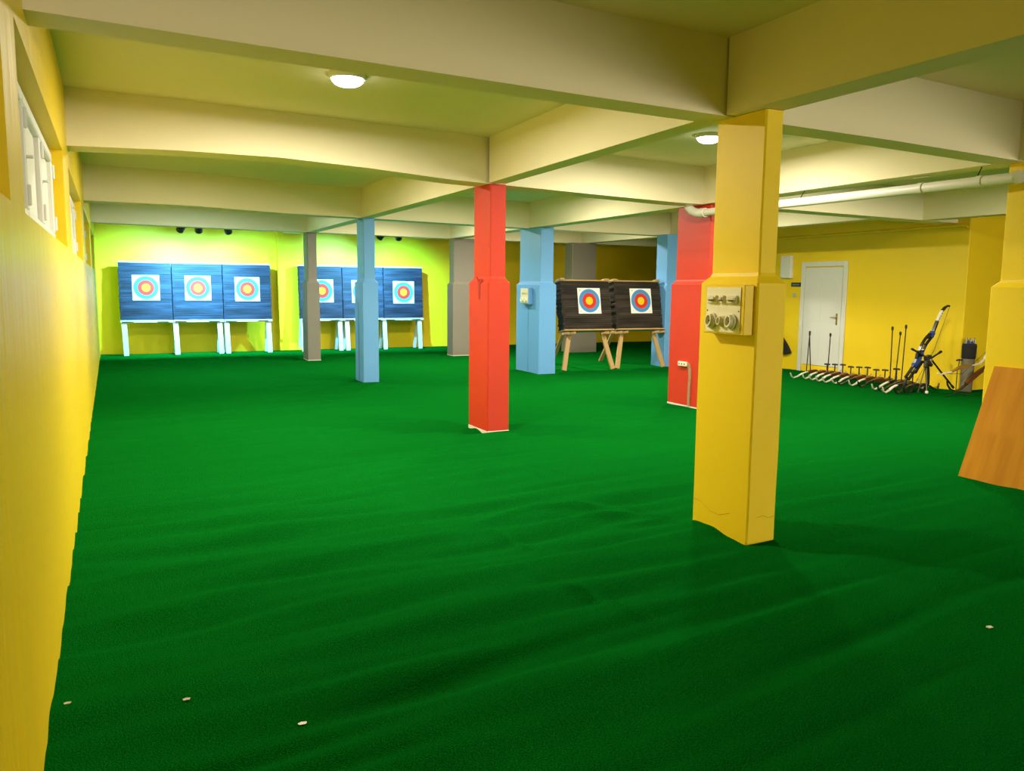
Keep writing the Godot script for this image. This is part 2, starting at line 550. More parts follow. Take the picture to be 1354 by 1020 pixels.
func build_beams() -> void:
	cross_beam([[-0.27, 2.446, -3.60], [2.3, 2.446, -3.77], [4.72, 2.446, -3.88], [6.1, 2.446, -3.99], [14.6, 2.446, -4.35]], 0.215, "cream ceiling beam over the yellow column with the socket box")
	cross_beam([[-0.27, 2.455, -6.99], [0.5, 2.488, -7.03], [1.3, 2.505, -7.10], [2.1, 2.485, -7.18], [2.94, 2.446, -7.26], [4.87, 2.446, -7.62], [5.98, 2.446, -7.80], [7.65, 2.446, -7.74], [10.27, 2.446, -7.92], [14.6, 2.446, -8.1]], 0.30, "cream ceiling beam across the two red columns")
	cross_beam([[-0.27, 2.446, -11.32], [1.0, 2.455, -11.46], [2.28, 2.446, -11.82], [3.2, 2.446, -11.92], [5.24, 2.446, -12.26], [6.44, 2.446, -12.44], [9.15, 2.446, -12.72], [14.6, 2.446, -13.2]], 0.30, "cream ceiling beam across the blue columns")
	cross_beam([[-0.27, 2.446, -15.26], [1.3, 2.446, -15.5], [2.74, 2.446, -15.68], [3.8, 2.446, -15.74], [5.47, 2.446, -15.93], [6.6, 2.446, -16.1], [9.3, 2.446, -16.05], [14.6, 2.446, -16.1]], 0.30, "pale ceiling beam across the grey columns before the target wall")
	cross_beam([[-0.27, 2.446, 0.55], [14.6, 2.446, 0.10]], 0.25, "cream ceiling beam just behind the camera")
	long_beam(9.0, 3.27, -3.8, 3.235, 0.2, "cream beam running overhead toward the yellow column")
	long_beam(-3.95, 3.19, -7.3, 3.33, 0.17, "cream beam between the yellow column and the slim red column")
	long_beam(-7.55, 3.34, -11.95, 3.38, 0.19, "cream beam between the slim red column and the slim blue column")
	long_beam(-12.2, 3.38, -15.78, 3.39, 0.2, "pale beam between the slim blue column and the slim grey column")
	long_beam(-16.0, 3.40, -18.45, 3.42, 0.34, "pale beam from the slim grey column to the pilaster", 2.56)
	long_beam(9.0, 6.20, -4.0, 6.25, 0.26, "cream beam over the column with the leaning board")
	long_beam(-4.18, 6.28, -7.8, 6.34, 0.26, "cream beam above the thick white pipe")
	long_beam(-8.05, 6.36, -12.45, 6.42, 0.26, "cream beam between the wide red column and the wide blue column")
	long_beam(-12.7, 6.42, -16.1, 6.42, 0.26, "pale beam between the blue column with the box and the grey column behind")
	long_beam(-16.35, 6.45, -18.5, 6.5, 0.3, "pale beam meeting the end wall beside the second stand", 2.56)
	long_beam(-8.05, 9.62, -12.75, 9.62, 0.22, "cream beam ahead of the white door")
	long_beam(-13.0, 9.60, -16.05, 9.62, 0.22, "pale beam between the blue column behind the easels and the dark grey column")
	long_beam(9.0, 10.35, -7.95, 10.35, 0.25, "cream beam above the bow rack corner")

# column: near left corner (x, z), width in x, depth in z; lower part stands a little proud
func column(label: String, x: float, z: float, w: float, d: float, m: Material, step := 1.485, extra := 0.02, seed_ := 1) -> MeshInstance3D:
	var rng := RandomNumberGenerator.new()
	rng.seed = seed_
	var st := st_new()
	var ys := [[-0.06, extra], [0.25, extra], [0.5, extra], [0.8, extra], [1.1, extra], [1.35, extra], [step, extra], [step + 0.04, -extra * 0.7], [step + 0.06, -extra], [1.8, -extra], [2.1, -extra], [SOFFIT, -extra]]
	var rings := []
	for s in ys:
		var e: float = s[1]
		var j := func() -> float: return rng.randf_range(-0.002, 0.002)
		var x0: float = x - e + j.call()
		var x1: float = x + w + e + j.call()
		var z0: float = z + e + j.call()
		var z1: float = z - d - e + j.call()
		var b := 0.009
		var y: float = s[0]
		rings.append([Vector3(x0 + b, y, z0), Vector3(x1 - b, y, z0), Vector3(x1, y, z0 - b), Vector3(x1, y, z1 + b), Vector3(x1 - b, y, z1), Vector3(x0 + b, y, z1), Vector3(x0, y, z1 + b), Vector3(x0, y, z0 - b)])
	st.set_smooth_group(-1)
	for i in rings.size() - 1:
		for k in 8:
			var k2: int = (k + 1) % 8
			quad(st, rings[i][k], rings[i][k2], rings[i + 1][k2], rings[i + 1][k])
	for k in range(1, 7):
		tri(st, rings[-1][0], rings[-1][k + 1], rings[-1][k])
	return struct("column", done(st), m, label, "column")

# a rough bare line of plaster where the paint ends above the carpet
func bare_edge(col: MeshInstance3D, x: float, z: float, w: float, d: float, e := 0.021) -> void:
	var st := st_new()
	span(st, Vector3(x - e - 0.001, -0.06, z + e + 0.001), Vector3(x + w + e + 0.001, 0.012, z - d - e - 0.001), 0.003)
	obj("bare_plaster_edge", done(st), M.plaster, col)

func build_columns() -> void:
	column("yellow column carrying the beige socket box", 3.284, -3.53, 0.175, 0.455, M.column_yellow, 1.485, 0.022, 1)
	var r1 := column("slim red column with a dark crack at mid height", 3.337, -7.303, 0.204, 0.441, M.column_red, 1.49, 0.018, 2)
	bare_edge(r1, 3.337, -7.303, 0.204, 0.441, 0.019)
	column("slim light blue column before the second target stand", 3.376, -11.897, 0.209, 0.40, M.column_blue, 1.49, 0.018, 3)
	var g1 := column("slim grey column between the two target stands", 3.38, -15.764, 0.213, 0.395, M.column_grey, 1.49, 0.018, 4)
	bare_edge(g1, 3.38, -15.764, 0.213, 0.395, 0.019)
	var r2 := column("wide red column with a small white socket near the floor", 6.366, -7.68, 0.35, 0.67, M.column_red, 1.50, 0.02, 5)
	bare_edge(r2, 6.366, -7.68, 0.35, 0.67)
	column("wide light blue column carrying a small socket box", 6.431, -12.04, 0.289, 0.809, M.column_blue, 1.49, 0.02, 6)
	var g2 := column("grey column half hidden behind the slim red column", 6.42, -15.84, 0.55, 0.291, M.column_grey, 1.49, 0.018, 7)
	bare_edge(g2, 6.42, -15.84, 0.55, 0.291, 0.019)
	column("light blue column behind the second easel", 9.225, -12.306, 0.35, 0.374, M.column_blue, 1.49, 0.018, 8)
	column("dark grey column behind the first easel", 9.264, -15.83, 0.66, 0.378, M.column_grey, 1.49, 0.018, 9)
	column("yellow column behind the leaning wooden board", 6.353, -3.546, 0.35, 0.62, M.column_yellow, 1.485, 0.022, 10)
	# crack of the slim red column
	var st := st_new()
	var xf := Transform3D(Basis(Vector3(0, 0, 1), Vector3(0, 1, 0), Vector3(-1, 0, 0)), Vector3(3.3175, 1.40, -7.50))
	prism(st, PackedVector2Array([Vector2(-0.012, -0.08), Vector2(0.015, -0.075), Vector2(0.03, 0.02), Vector2(0.025, 0.075), Vector2(0.085, 0.115), Vector2(0.07, 0.13), Vector2(0.005, 0.10), Vector2(-0.05, 0.155), Vector2(-0.08, 0.145), Vector2(-0.022, 0.08), Vector2(-0.02, 0.0)]), -0.001, 0.004, xf)
	obj("crack", done(st), M.crack_red, r1)
	# hairline cracks low on the yellow column
	var yc: Node = get_node("column_001")
	st = st_new()
	tube(st, [Vector3(3.2615, 0.135, -4.0), Vector3(3.2615, 0.13, -3.93), Vector3(3.2615, 0.09, -3.83), Vector3(3.2615, 0.085, -3.76), Vector3(3.2615, 0.105, -3.70), Vector3(3.2615, 0.12, -3.66)], 0.0014, 4)
	obj("crack", done(st), M.crack_yellow, yc)
	st = st_new()
	tube(st, [Vector3(3.33, 0.125, -3.5075), Vector3(3.38, 0.13, -3.5075), Vector3(3.42, 0.115, -3.5075), Vector3(3.475, 0.12, -3.5075)], 0.0014, 4)
	obj("crack", done(st), M.crack_yellow, yc)
	# long cracks of the blue columns
	var b1: Node = get_node("column_003")
	st = st_new()
	tube(st, [Vector3(3.357, 0.02, -12.10), Vector3(3.356, 0.4, -12.095), Vector3(3.357, 0.8, -12.11), Vector3(3.357, 1.2, -12.10)], 0.005, 5)
	obj("crack", done(st), M.crack_blue, b1)
	var b2: Node = get_node("column_006")
	st = st_new()
	tube(st, [Vector3(6.411, 0.02, -12.40), Vector3(6.411, 0.4, -12.405), Vector3(6.411, 0.8, -12.41), Vector3(6.411, 1.08, -12.41)], [0.005, 0.003, 0.007, 0.003], 5)
	obj("crack", done(st), M.crack_blue, b2)

func build_windows() -> void:
	var n := 1
	for o in OPENINGS.slice(1):
		var w := Node3D.new()
		w.name = "window_%d" % n
		add_child(w)
		var place: String = ["beside the camera end of the wall", "between the first and second yellow piers", "between the second and third yellow piers", "near the end wall", "closest to the target wall"][n - 1]
		tag(w, "white framed high window " + place, "window", "", "structure")
		n += 1
		var z0: float = o[0] - 0.001
		var z1: float = o[1] + 0.001
		var x := LW - 0.108
		var st := st_new()
		var t := 0.03
		span(st, Vector3(x, 2.309, z0), Vector3(x + 0.028, 2.309 - t, z1))
		span(st, Vector3(x, 1.681, z0), Vector3(x + 0.028, 1.681 + t, z1))
		span(st, Vector3(x, 1.681 + t, z0), Vector3(x + 0.028, 2.309 - t, z0 - t))
		span(st, Vector3(x, 1.681 + t, z1 + t), Vector3(x + 0.028, 2.309 - t, z1))
		obj("window_frame", done(st), M.white, w)
		var parts := 3 if absf(z1 - z0) > 2 else 2
		for i in parts:
			var a: float = lerpf(z0 - t, z1 + t, float(i) / parts)
			var b: float = lerpf(z0 - t, z1 + t, float(i + 1) / parts)
			st = st_new()
			var f := 0.055
			var xa := x + 0.004
			var xb := x + 0.046
			span(st, Vector3(xa, 2.278, a - 0.006), Vector3(xb, 2.278 - f, b + 0.006), 0.006)
			span(st, Vector3(xa, 1.712, a - 0.006), Vector3(xb, 1.712 + f, b + 0.006), 0.006)
			span(st, Vector3(xa, 1.712 + f, a - 0.006), Vector3(xb, 2.278 - f, a - 0.006 - f), 0.006)
			span(st, Vector3(xa, 1.712 + f, b + 0.006 + f), Vector3(xb, 2.278 - f, b + 0.006), 0.006)
			var s := obj("sash", done(st), M.white, w)
			obj("pane", box_mesh(Vector3(x + 0.014, 1.995, (a + b) * 0.5), Vector3(0.008, 0.47, absf(b - a) - 0.12), 0.0), M.glass_painted, s)
			for hy in [1.83, 2.16]:
				obj("hinge", box_mesh(Vector3(x + 0.052, hy, b + 0.016), Vector3(0.016, 0.09, 0.02), 0.004), M.white, s)
			obj("latch", box_mesh(Vector3(x + 0.058, 2.0, a - 0.03), Vector3(0.03, 0.012, 0.03), 0.003), M.white, s)

# ---------------------------------------------------------------- lamps
func ceiling_lamp(x: float, z: float, label: String, energy: float, tint := Color(1.0, 0.965, 0.88)) -> void:
	var t := thing("ceiling_lamp", label, "lamp", Vector3(x, CEIL, z), "round ceiling lamps, one to a bay")
	var st := st_new()
	lathe(st, Vector3.ZERO, Vector3.DOWN, [Vector2(0.0, 0.0), Vector2(0.125, 0.0), Vector2(0.125, 0.022), Vector2(0.118, 0.03), Vector2(0.108, 0.03)], 28)
	obj("housing", done(st), M.lamp_rim, t)
	st = st_new()
	lathe(st, Vector3.ZERO, Vector3.DOWN, [Vector2(0.110, 0.028), Vector2(0.106, 0.042), Vector2(0.092, 0.058), Vector2(0.066, 0.070), Vector2(0.034, 0.076), Vector2(0.0, 0.078)], 28, false)
	obj("diffuser", done(st), M.lamp_glow, t)
	var l := AreaLight3D.new()
	l.name = "lamp_light"
	l.area_size = Vector2(0.19, 0.19)
	l.area_normalize_energy = true
	l.light_energy = energy
	l.light_color = tint
	l.shadow_enabled = true
	l.set("area_range", 30.0)
	t.add_child(l)
	l.position = Vector3(0, -0.083, 0)
	l.rotation_degrees = Vector3(-90, 0, 0)

func spot_lamp(x: float, z: float, aim: Vector3, label: String, energy: float) -> void:
	var at := Vector3(x, 2.475, z)
	var t := thing("spot_lamp", label, "lamp", Vector3(x, CEIL, z), "black spot lamps before the target wall")
	var d := (aim - at).normalized()
	var st := st_new()
	lathe(st, Vector3.ZERO, Vector3.DOWN, [Vector2(0.0, 0.0), Vector2(0.05, 0.0), Vector2(0.05, 0.03), Vector2(0.012, 0.035), Vector2(0.012, 0.36), Vector2(0.0, 0.36)], 14)
	obj("stem", done(st), M.black, t)
	st = st_new()
	var c := at - t.position
	lathe(st, c - d * 0.09, d, [Vector2(0.0, 0.0), Vector2(0.05, 0.006), Vector2(0.068, 0.04), Vector2(0.072, 0.15), Vector2(0.062, 0.15), Vector2(0.058, 0.135)], 18)
	obj("head", done(st), M.black, t)
	st = st_new()
	lathe(st, c - d * 0.09, d, [Vector2(0.058, 0.136), Vector2(0.0, 0.137)], 18)
	obj("lens", done(st), M.spot_glow, t)
	var l := SpotLight3D.new()
	l.name = "spot_light"
	l.spot_angle = 44.0
	l.spot_angle_attenuation = 1.0
	l.spot_range = 30.0
	l.spot_attenuation = 2.0
	l.light_energy = energy
	l.light_size = 0.03
	l.light_color = Color(0.43, 0.83, 1.0)
	l.shadow_enabled = true
	t.add_child(l)
	l.transform = Transform3D(Basis.looking_at(d, Vector3.UP), c + d * 0.075)

const LAMP_ENERGY := 10.6
const SPOT_ENERGY := 29.0

func build_lamps() -> void:
	ceiling_lamp(1.52, -5.68, "bright round ceiling lamp between the yellow wall and the slim red column", LAMP_ENERGY)
	ceiling_lamp(5.08, -6.2, "bright round ceiling lamp peeping out beside the yellow column", LAMP_ENERGY)
	ceiling_lamp(8.1, -5.9, "round ceiling lamp hidden behind the column with the leaning board", LAMP_ENERGY)
	ceiling_lamp(1.55, -8.8, "round ceiling lamp hidden behind the beam of the red columns, wall side", LAMP_ENERGY)
	ceiling_lamp(5.0, -10.0, "round ceiling lamp hidden behind the beam of the red columns, middle bay", LAMP_ENERGY)
	ceiling_lamp(8.0, -10.0, "round ceiling lamp above the floor before the two easels", LAMP_ENERGY)
	ceiling_lamp(1.55, -13.7, "round ceiling lamp hidden behind the beam of the blue columns, wall side", LAMP_ENERGY * 0.65, Color(0.86, 0.96, 1.0))
	ceiling_lamp(5.0, -14.2, "round ceiling lamp hidden behind the beam of the blue columns, middle bay", LAMP_ENERGY)
	ceiling_lamp(7.7, -13.7, "round ceiling lamp above the floor behind the two easels", LAMP_ENERGY)
	spot_lamp(1.22, -16.45, Vector3(0.65, 1.3, -18.0), "black spot lamp over the first target of the wall-side stand", SPOT_ENERGY)
	spot_lamp(1.53, -16.45, Vector3(1.62, 1.3, -18.0), "black spot lamp over the middle target of the wall-side stand", SPOT_ENERGY)
	spot_lamp(2.05, -16.45, Vector3(2.6, 1.3, -18.0), "black spot lamp over the last target of the wall-side stand", SPOT_ENERGY)
	spot_lamp(5.07, -16.5, Vector3(4.5, 1.3, -18.0), "black spot lamp over the second stand, beside the slim blue column", SPOT_ENERGY)
	spot_lamp(5.45, -16.5, Vector3(5.9, 1.3, -18.0), "black spot lamp over the last target of the second stand", SPOT_ENERGY)

# ---------------------------------------------------------------- targets
# a slab of stacked foam strips, w x h x thick, front face at +z, origin at the bottom middle
func foam_mesh(w: float, h: float, thick: float, n: int, seed_: int, ragged := 0.012) -> ArrayMesh:
	var rng := RandomNumberGenerator.new()
	rng.seed = seed_
	var st := st_new()
	for i in n:
		var y0 := h * i / n
		var y1 := h * (i + 1) / n
		var dz := rng.randf_range(-0.006, 0.004)
		var a := -w / 2 + rng.randf_range(-ragged, ragged * 0.4)
		var b := w / 2 + rng.randf_range(-ragged * 0.4, ragged * 0.6)
		box(st, Vector3((a + b) / 2, (y0 + y1) / 2, dz / 2), Vector3(b - a, (y1 - y0) * 1.02, thick + dz), 0.005)
	return done(st)

func paper_mesh(s: float) -> ArrayMesh:
	var st := st_new()
	st.set_smooth_group(-1)
	var h := s / 2
	quad_uv(st, [Vector3(-h, -h, 0.002), Vector3(h, -h, 0.002), Vector3(h, h, 0.002), Vector3(-h, h, 0.002)])
	st.set_uv(Vector2(0.01, 0.01))
	var p := [Vector3(-h, -h, 0), Vector3(h, -h, 0), Vector3(h, h, 0), Vector3(-h, h, 0)]
	quad(st, p[3], p[2], p[1], p[0])
	for k in 4:
		var k2: int = (k + 1) % 4
		quad(st, p[k], p[k2], p[k2] + Vector3(0, 0, 0.002), p[k] + Vector3(0, 0, 0.002))
	return done(st)

func wide_stand(x0: float, x1: float, label: String, where: String, faces: Array, seed_: int) -> void:
	var t := thing("target_stand", label, "target stand", Vector3((x0 + x1) / 2, 0, -18.05), "wide target stands at the end wall")
	var w := (x1 - x0) / 3.0
	var tilt := Basis(Vector3.RIGHT, deg_to_rad(-4.0))
	var y0 := 0.715
	for i in 3:
		var cx := (i - 1) * w
		var b := obj("foam_block", foam_mesh(w - 0.012, 1.14, 0.16, 30, seed_ + i, 0.006), M.foam_navy, t)
		b.transform = Transform3D(tilt, Vector3(cx, y0, 0))
		# bottom and top rails of this butt
		var st := st_new()
		box(st, Vector3(cx, y0 - 0.025, 0.01), Vector3(w - 0.01, 0.045, 0.24), 0.004)
		obj("bottom_rail", done(st), M.timber_white, t)
		var st2 := st_new()
		box(st2, Vector3(0, 1.155, 0.0), Vector3(w - 0.01, 0.028, 0.19), 0.004)
		var tr := obj("top_rail", done(st2), M.timber_white, t)
		tr.transform = Transform3D(tilt, Vector3(cx, y0, 0))
		for s in [-0.36, 0.30]:
			obj("rail_slot", box_mesh(Vector3(cx + s * w, y0 - 0.034, 0.132), Vector3(0.22 * w, 0.018, 0.005), 0.001), M.black, t)
		obj("bolt", box_mesh(Vector3(cx + 0.1 * w, y0 + 1.175, -0.08), Vector3(0.03, 0.03, 0.03), 0.006), M.silver, t)
	var legx := [x0 + 0.09, x0 + w + 0.06, x0 + 2 * w - 0.07, x0 + 2 * w + 0.07, x1 - 0.06] if seed_ < 200 else [x0 + 0.07, x0 + w - 0.06, x0 + w + 0.1, x0 + 2 * w + 0.02, x1 - 0.08]
	for lx in legx:
		var st := st_new()
		var c: float = lx - t.position.x
		bar(st, Vector3(c, 0.0, 0.10), Vector3(c - 0.02, y0 - 0.048, 0.075), 0.095, 0.045)
		obj("leg", done(st), M.timber_white, t)
		st = st_new()
		bar(st, Vector3(c - 0.01, 0.0, -0.30), Vector3(c - 0.02, y0 - 0.05, -0.08), 0.07, 0.045)
		obj("rear_leg", done(st), M.timber_white, t)
	for f in faces:
		var p := obj("paper_target", paper_mesh(0.505), M.face)
		p.transform = Transform3D(tilt, t.position + Vector3(f[0] - t.position.x, y0, 0) + tilt * Vector3(0, f[1] - y0, 0.0865))
		tag(p, "white paper target face, %s" % f[2], "target face", "paper faces on the wide stands")

func easel(x: float, z: float, label: String, face_label: String, seed_: int, turn: float) -> void:
	var t := thing("target_easel", label, "target stand", Vector3(x, 0, z), "wooden target easels")
	t.rotation.y = turn
	var lean := Basis(Vector3.RIGHT, deg_to_rad(-11.0))
	var y0 := 0.70
	var w := 0.99
	var up := func(px: float, py: float, pz: float) -> Vector3: return Vector3(0, y0, 0.02) + lean * Vector3(px, py, pz)
	var b := obj("foam_block", foam_mesh(w, 0.86, 0.20, 22, seed_, 0.022), M.foam_dark, t)
	b.transform = Transform3D(lean, Vector3(0, y0, 0.02))
	var st := st_new()
	box(st, Vector3(0, 0.875, 0.0), Vector3(w + 0.02, 0.022, 0.22), 0.004)
	box(st, Vector3(-w / 2 + 0.03, 0.895, 0.03), Vector3(0.09, 0.03, 0.20), 0.004)
	box(st, Vector3(w / 2 - 0.05, 0.895, 0.03), Vector3(0.10, 0.03, 0.20), 0.004)
	var tr := obj("top_board", done(st), M.timber, t)
	tr.transform = Transform3D(lean, Vector3(0, y0, 0.02))
	st = st_new()
	box(st, Vector3(0, -0.014, 0.02), Vector3(w + 0.02, 0.024, 0.26), 0.004)
	var bb := obj("bottom_board", done(st), M.timber, t)
	bb.transform = Transform3D(lean, Vector3(0, y0, 0.02))
	for s in [-1.0, 1.0]:
		st = st_new()
		bar(st, Vector3(s * 0.50, 0.0, 0.16), Vector3(s * 0.335, y0 - 0.03, 0.02), 0.085, 0.04, 0.004)
		obj("leg", done(st), M.timber, t)
		st = st_new()
		bar(st, Vector3(s * 0.335 - s * 0.02, y0 - 0.03, -0.13), Vector3(s * 0.26, y0 + 0.80, -0.28), 0.07, 0.035, 0.004)
		obj("upright", done(st), M.timber, t)
		st = st_new()
		bar(st, Vector3(s * 0.40 - 0.13, y0 - 0.055, 0.09), Vector3(s * 0.40 + 0.13, y0 - 0.045, 0.09), 0.045, 0.045, 0.004, Vector3.UP)
		bar(st, Vector3(s * 0.40 - 0.09, y0 - 0.05, 0.10), Vector3(s * 0.40 - 0.02, y0 - 0.035, 0.19), 0.04, 0.03, 0.004, Vector3.UP)
		bar(st, Vector3(s * 0.40 + 0.04, y0 - 0.05, 0.10), Vector3(s * 0.40 + 0.10, y0 - 0.035, 0.19), 0.04, 0.03, 0.004, Vector3.UP)
		obj("bracket", done(st), M.timber, t)
	st = st_new()
	bar(st, Vector3(0.0, 0.0, -1.28), Vector3(0.0, y0 + 0.62, -0.28), 0.075, 0.04, 0.004)
	obj("rear_leg", done(st), M.timber, t)
	st = st_new()
	bar(st, Vector3(-0.36, y0 + 0.6, -0.245), Vector3(0.36, y0 + 0.6, -0.245), 0.06, 0.03, 0.004, Vector3.UP)
	obj("cross_rail", done(st), M.timber, t)
	var p := obj("paper_target", paper_mesh(0.46), M.face)
	var bt := Basis(Vector3.UP, turn)
	p.transform = Transform3D(bt * lean, t.position + bt * up.call(0.06, 0.51, 0.103))
	tag(p, face_label, "target face", "paper faces on the easels")

func build_targets() -> void:
	wide_stand(0.14, 3.09, "wide three-part navy foam target stand beside the yellow window wall", "", [
		[0.64, 1.36, "nearest the yellow window wall"], [1.62, 1.36, "in the middle of the wall-side stand"], [2.60, 1.345, "at the pilaster end of the wall-side stand"]], 100)
	wide_stand(3.69, 6.53, "wide three-part navy foam target stand behind the slim blue column", "", [
		[4.18, 1.32, "partly behind the slim grey column"], [5.10, 1.31, "mostly behind the slim blue column"], [6.06, 1.30, "at the open end of the second stand"]], 200)
	easel(7.58, -12.45, "wooden easel with black foam block next to the wide blue column", "ring target face on the easel next to the wide blue column", 301, -0.03)
	easel(8.69, -12.45, "wooden easel with black foam block next to the wide red column", "ring target face on the easel next to the wide red column", 302, -0.03)

# ---------------------------------------------------------------- fittings
func build_fittings() -> void:
	# socket box on the yellow column
	var t := thing("socket_box", "yellow box with beige plate, breakers and round sockets on the yellow column", "socket box", Vector3(3.262, 1.19, -3.708))
	obj("casing", box_mesh(Vector3(-0.035, 0.1425, 0.0), Vector3(0.068, 0.285, 0.345), 0.004), M.box_yellow, t)
	obj("plate", box_mesh(Vector3(-0.071, 0.14, 0.0), Vector3(0.006, 0.258, 0.293), 0.001), M.beige, t)
	for e in [[-0.085, 0.075], [0.0, 0.035], [0.085, 0.08]]:
		var st := st_new()
		box(st, Vector3(-0.080, 0.20, e[0]), Vector3(0.018, 0.048, e[1]), 0.004)
		box(st, Vector3(-0.092, 0.205, e[0]), Vector3(0.022, 0.016, e[1] * 0.8), 0.003)
		var br := obj("breaker", done(st), M.socket, t)
		obj("toggle", box_mesh(Vector3(-0.099, 0.196, e[0] + e[1] * 0.1), Vector3(0.014, 0.007, e[1] * 0.5), 0.002), M.socket_dark, br)
	for e in [[-0.088, 0.048], [0.0, 0.032], [0.082, 0.046]]:
		var st := st_new()
		var r: float = e[1]
		lathe(st, Vector3(-0.073, 0.075, e[0]), Vector3(-1, 0.12, -0.25), [Vector2(0.0, 0.0), Vector2(r, 0.0), Vector2(r, 0.008), Vector2(r * 0.86, 0.014), Vector2(r * 0.78, 0.032), Vector2(r * 0.6, 0.032), Vector2(r * 0.58, 0.012), Vector2(0.0, 0.011)], 20)
		var so := obj("socket", done(st), M.socket, t)
		st = st_new()
		for k in 3:
			var a := TAU * k / 3.0 + 0.4
			lathe(st, Vector3(-0.073, 0.075, e[0]) + Vector3(-1, 0.12, -0.25).normalized() * 0.0115 + Vector3(0, cos(a), sin(a)) * r * 0.28, Vector3(-1, 0.12, -0.25), [Vector2(r * 0.13, 0.0), Vector2(r * 0.12, 0.003), Vector2(0.0, 0.0035)], 8)
		obj("contact_holes", done(st), M.socket_dark, so)
	for e in [-0.135, 0.135]:
		obj("screw", box_mesh(Vector3(-0.075, 0.135, e), Vector3(0.004, 0.008, 0.008), 0.002), M.socket_dark, t)
	# small socket box on the blue column
	t = thing("socket_box", "small beige socket box on the wide blue column", "socket box", Vector3(6.41, 1.16, -12.405))
	obj("casing", box_mesh(Vector3(-0.04, 0.14, 0.0), Vector3(0.078, 0.28, 0.31), 0.006), M.box_blue, t)
	obj("plate", box_mesh(Vector3(-0.081, 0.145, 0.0), Vector3(0.006, 0.25, 0.27), 0.001), M.socket, t)
	for e in [-0.07, 0.0, 0.07]:
		obj("breaker", box_mesh(Vector3(-0.09, 0.20, e), Vector3(0.02, 0.035, 0.045), 0.003), M.socket, t)
	for e in [-0.075, 0.06]:
		var st := st_new()
		lathe(st, Vector3(-0.083, 0.075, e), Vector3.LEFT, [Vector2(0.0, 0.0), Vector2(0.042, 0.0), Vector2(0.04, 0.012), Vector2(0.032, 0.026), Vector2(0.024, 0.026), Vector2(0.022, 0.015), Vector2(0.0, 0.014)], 14)
		obj("socket", done(st), M.beige, t)
	# gang of sockets low on the wide red column, with its plastered cable chase
	t = thing("wall_socket", "small white triple socket low on the wide red column", "socket", Vector3(6.344, 0.50, -8.06))
	obj("plate", box_mesh(Vector3(-0.016, 0.025, 0.0), Vector3(0.03, 0.058, 0.165), 0.006), M.beige, t)
	for e in [-0.05, 0.0, 0.05]:
		obj("outlet", box_mesh(Vector3(-0.032, 0.025, e), Vector3(0.003, 0.02, 0.018), 0.001), M.socket_dark, t)
	var st := st_new()
	strip(st, [Vector3(6.339, 0.53, -7.985), Vector3(6.339, 0.515, -7.955), Vector3(6.339, 0.46, -7.93), Vector3(6.340, 0.36, -7.925), Vector3(6.340, 0.2, -7.935), Vector3(6.340, 0.015, -7.935)], [0.05, 0.055, 0.05, 0.04, 0.045, 0.042], 0.012, Vector3(0, 0, 1))
	tag(obj("cable_channel", done(st), M.filler), "rough filler strip from the socket down the wide red column", "cable")
	# pipe under the beam
	t = thing("ceiling_pipe", "thick white pipe slung under the beam above the bow corner", "pipe", Vector3.ZERO)
	st = st_new()
	tube(st, [Vector3(6.27, 2.322, -4.02), Vector3(6.275, 2.328, -6.0), Vector3(6.28, 2.338, -7.70)], 0.043, 18)
	obj("tube", done(st), M.pipe, t)
	for z in [-4.33, -4.86]:
		st = st_new()
		lathe(st, Vector3(6.27, 2.324, z), Vector3.BACK, [Vector2(0.044, 0.0), Vector2(0.048, 0.002), Vector2(0.048, 0.05), Vector2(0.044, 0.052)], 18)
		obj("joint_collar", done(st), M.pipe, t)
	st = st_new()
	lathe(st, Vector3(6.28, 2.338, -7.70), Vector3.FORWARD, [Vector2(0.043, -0.03), Vector2(0.054, -0.025), Vector2(0.056, 0.06), Vector2(0.05, 0.07), Vector2(0.0, 0.07)], 18)
	obj("end_collar", done(st), M.pipe, t)
	st = st_new()
	tube(st, [Vector3(6.28, 2.338, -7.76), Vector3(6.27, 2.345, -7.83), Vector3(6.255, 2.375, -7.90), Vector3(6.24, 2.42, -7.94), Vector3(6.235, 2.445, -7.95)], 0.05, 16)
	obj("elbow", done(st), M.pipe, t)
	st = st_new()
	tube(st, [Vector3(6.27, 2.322, -4.02), Vector3(6.275, 2.325, -3.99), Vector3(6.29, 2.345, -3.97)], 0.05, 16)
	obj("near_elbow", done(st), M.pipe, t)
	for z in [-4.33, -6.2]:
		st = st_new()
		tube(st, [Vector3(6.33, 2.446, z - 0.01), Vector3(6.29, 2.40, z), Vector3(6.27, 2.37, z)], 0.005, 6)
		obj("hanger", done(st), M.metal_dark, t)
	tag(obj("cable_clip", box_mesh(Vector3(6.42, 2.4405, -4.95), Vector3(0.03, 0.01, 0.16), 0.003), M.white), "tiny white strip on the beam above the thick pipe", "clip")
	st = st_new()
	tube(st, [Vector3(11.135, 2.385, -12.35), Vector3(11.135, 2.39, -10.0), Vector3(11.135, 2.405, -7.9), Vector3(11.14, 2.39, -7.8), Vector3(11.15, 2.36, -7.78)], 0.022, 10)
	tag(obj("wall_conduit", done(st), M.box_yellow), "thin yellow painted conduit high on the wall over the door", "conduit")
	# leaning wooden board
	st = st_new()
	var foot := Vector3(5.974, -0.012, -3.35)
	var head := Vector3(6.318, 0.858, -3.35)
	var y := (head - foot).normalized()
	var nrm := Vector3(y.y * -1, y.x, 0)
	var half := 0.74
	var p := func(a: float, b: float, c: float) -> Vector3: return foot + y * b + Vector3(0, 0, a) + nrm * c
	var ln := foot.distance_to(head)
	st.set_smooth_group(-1)
	var f4 := [p.call(-half, 0.0, 0.009), p.call(half, 0.0, 0.009), p.call(half, ln, 0.009), p.call(-half, ln, 0.009)]
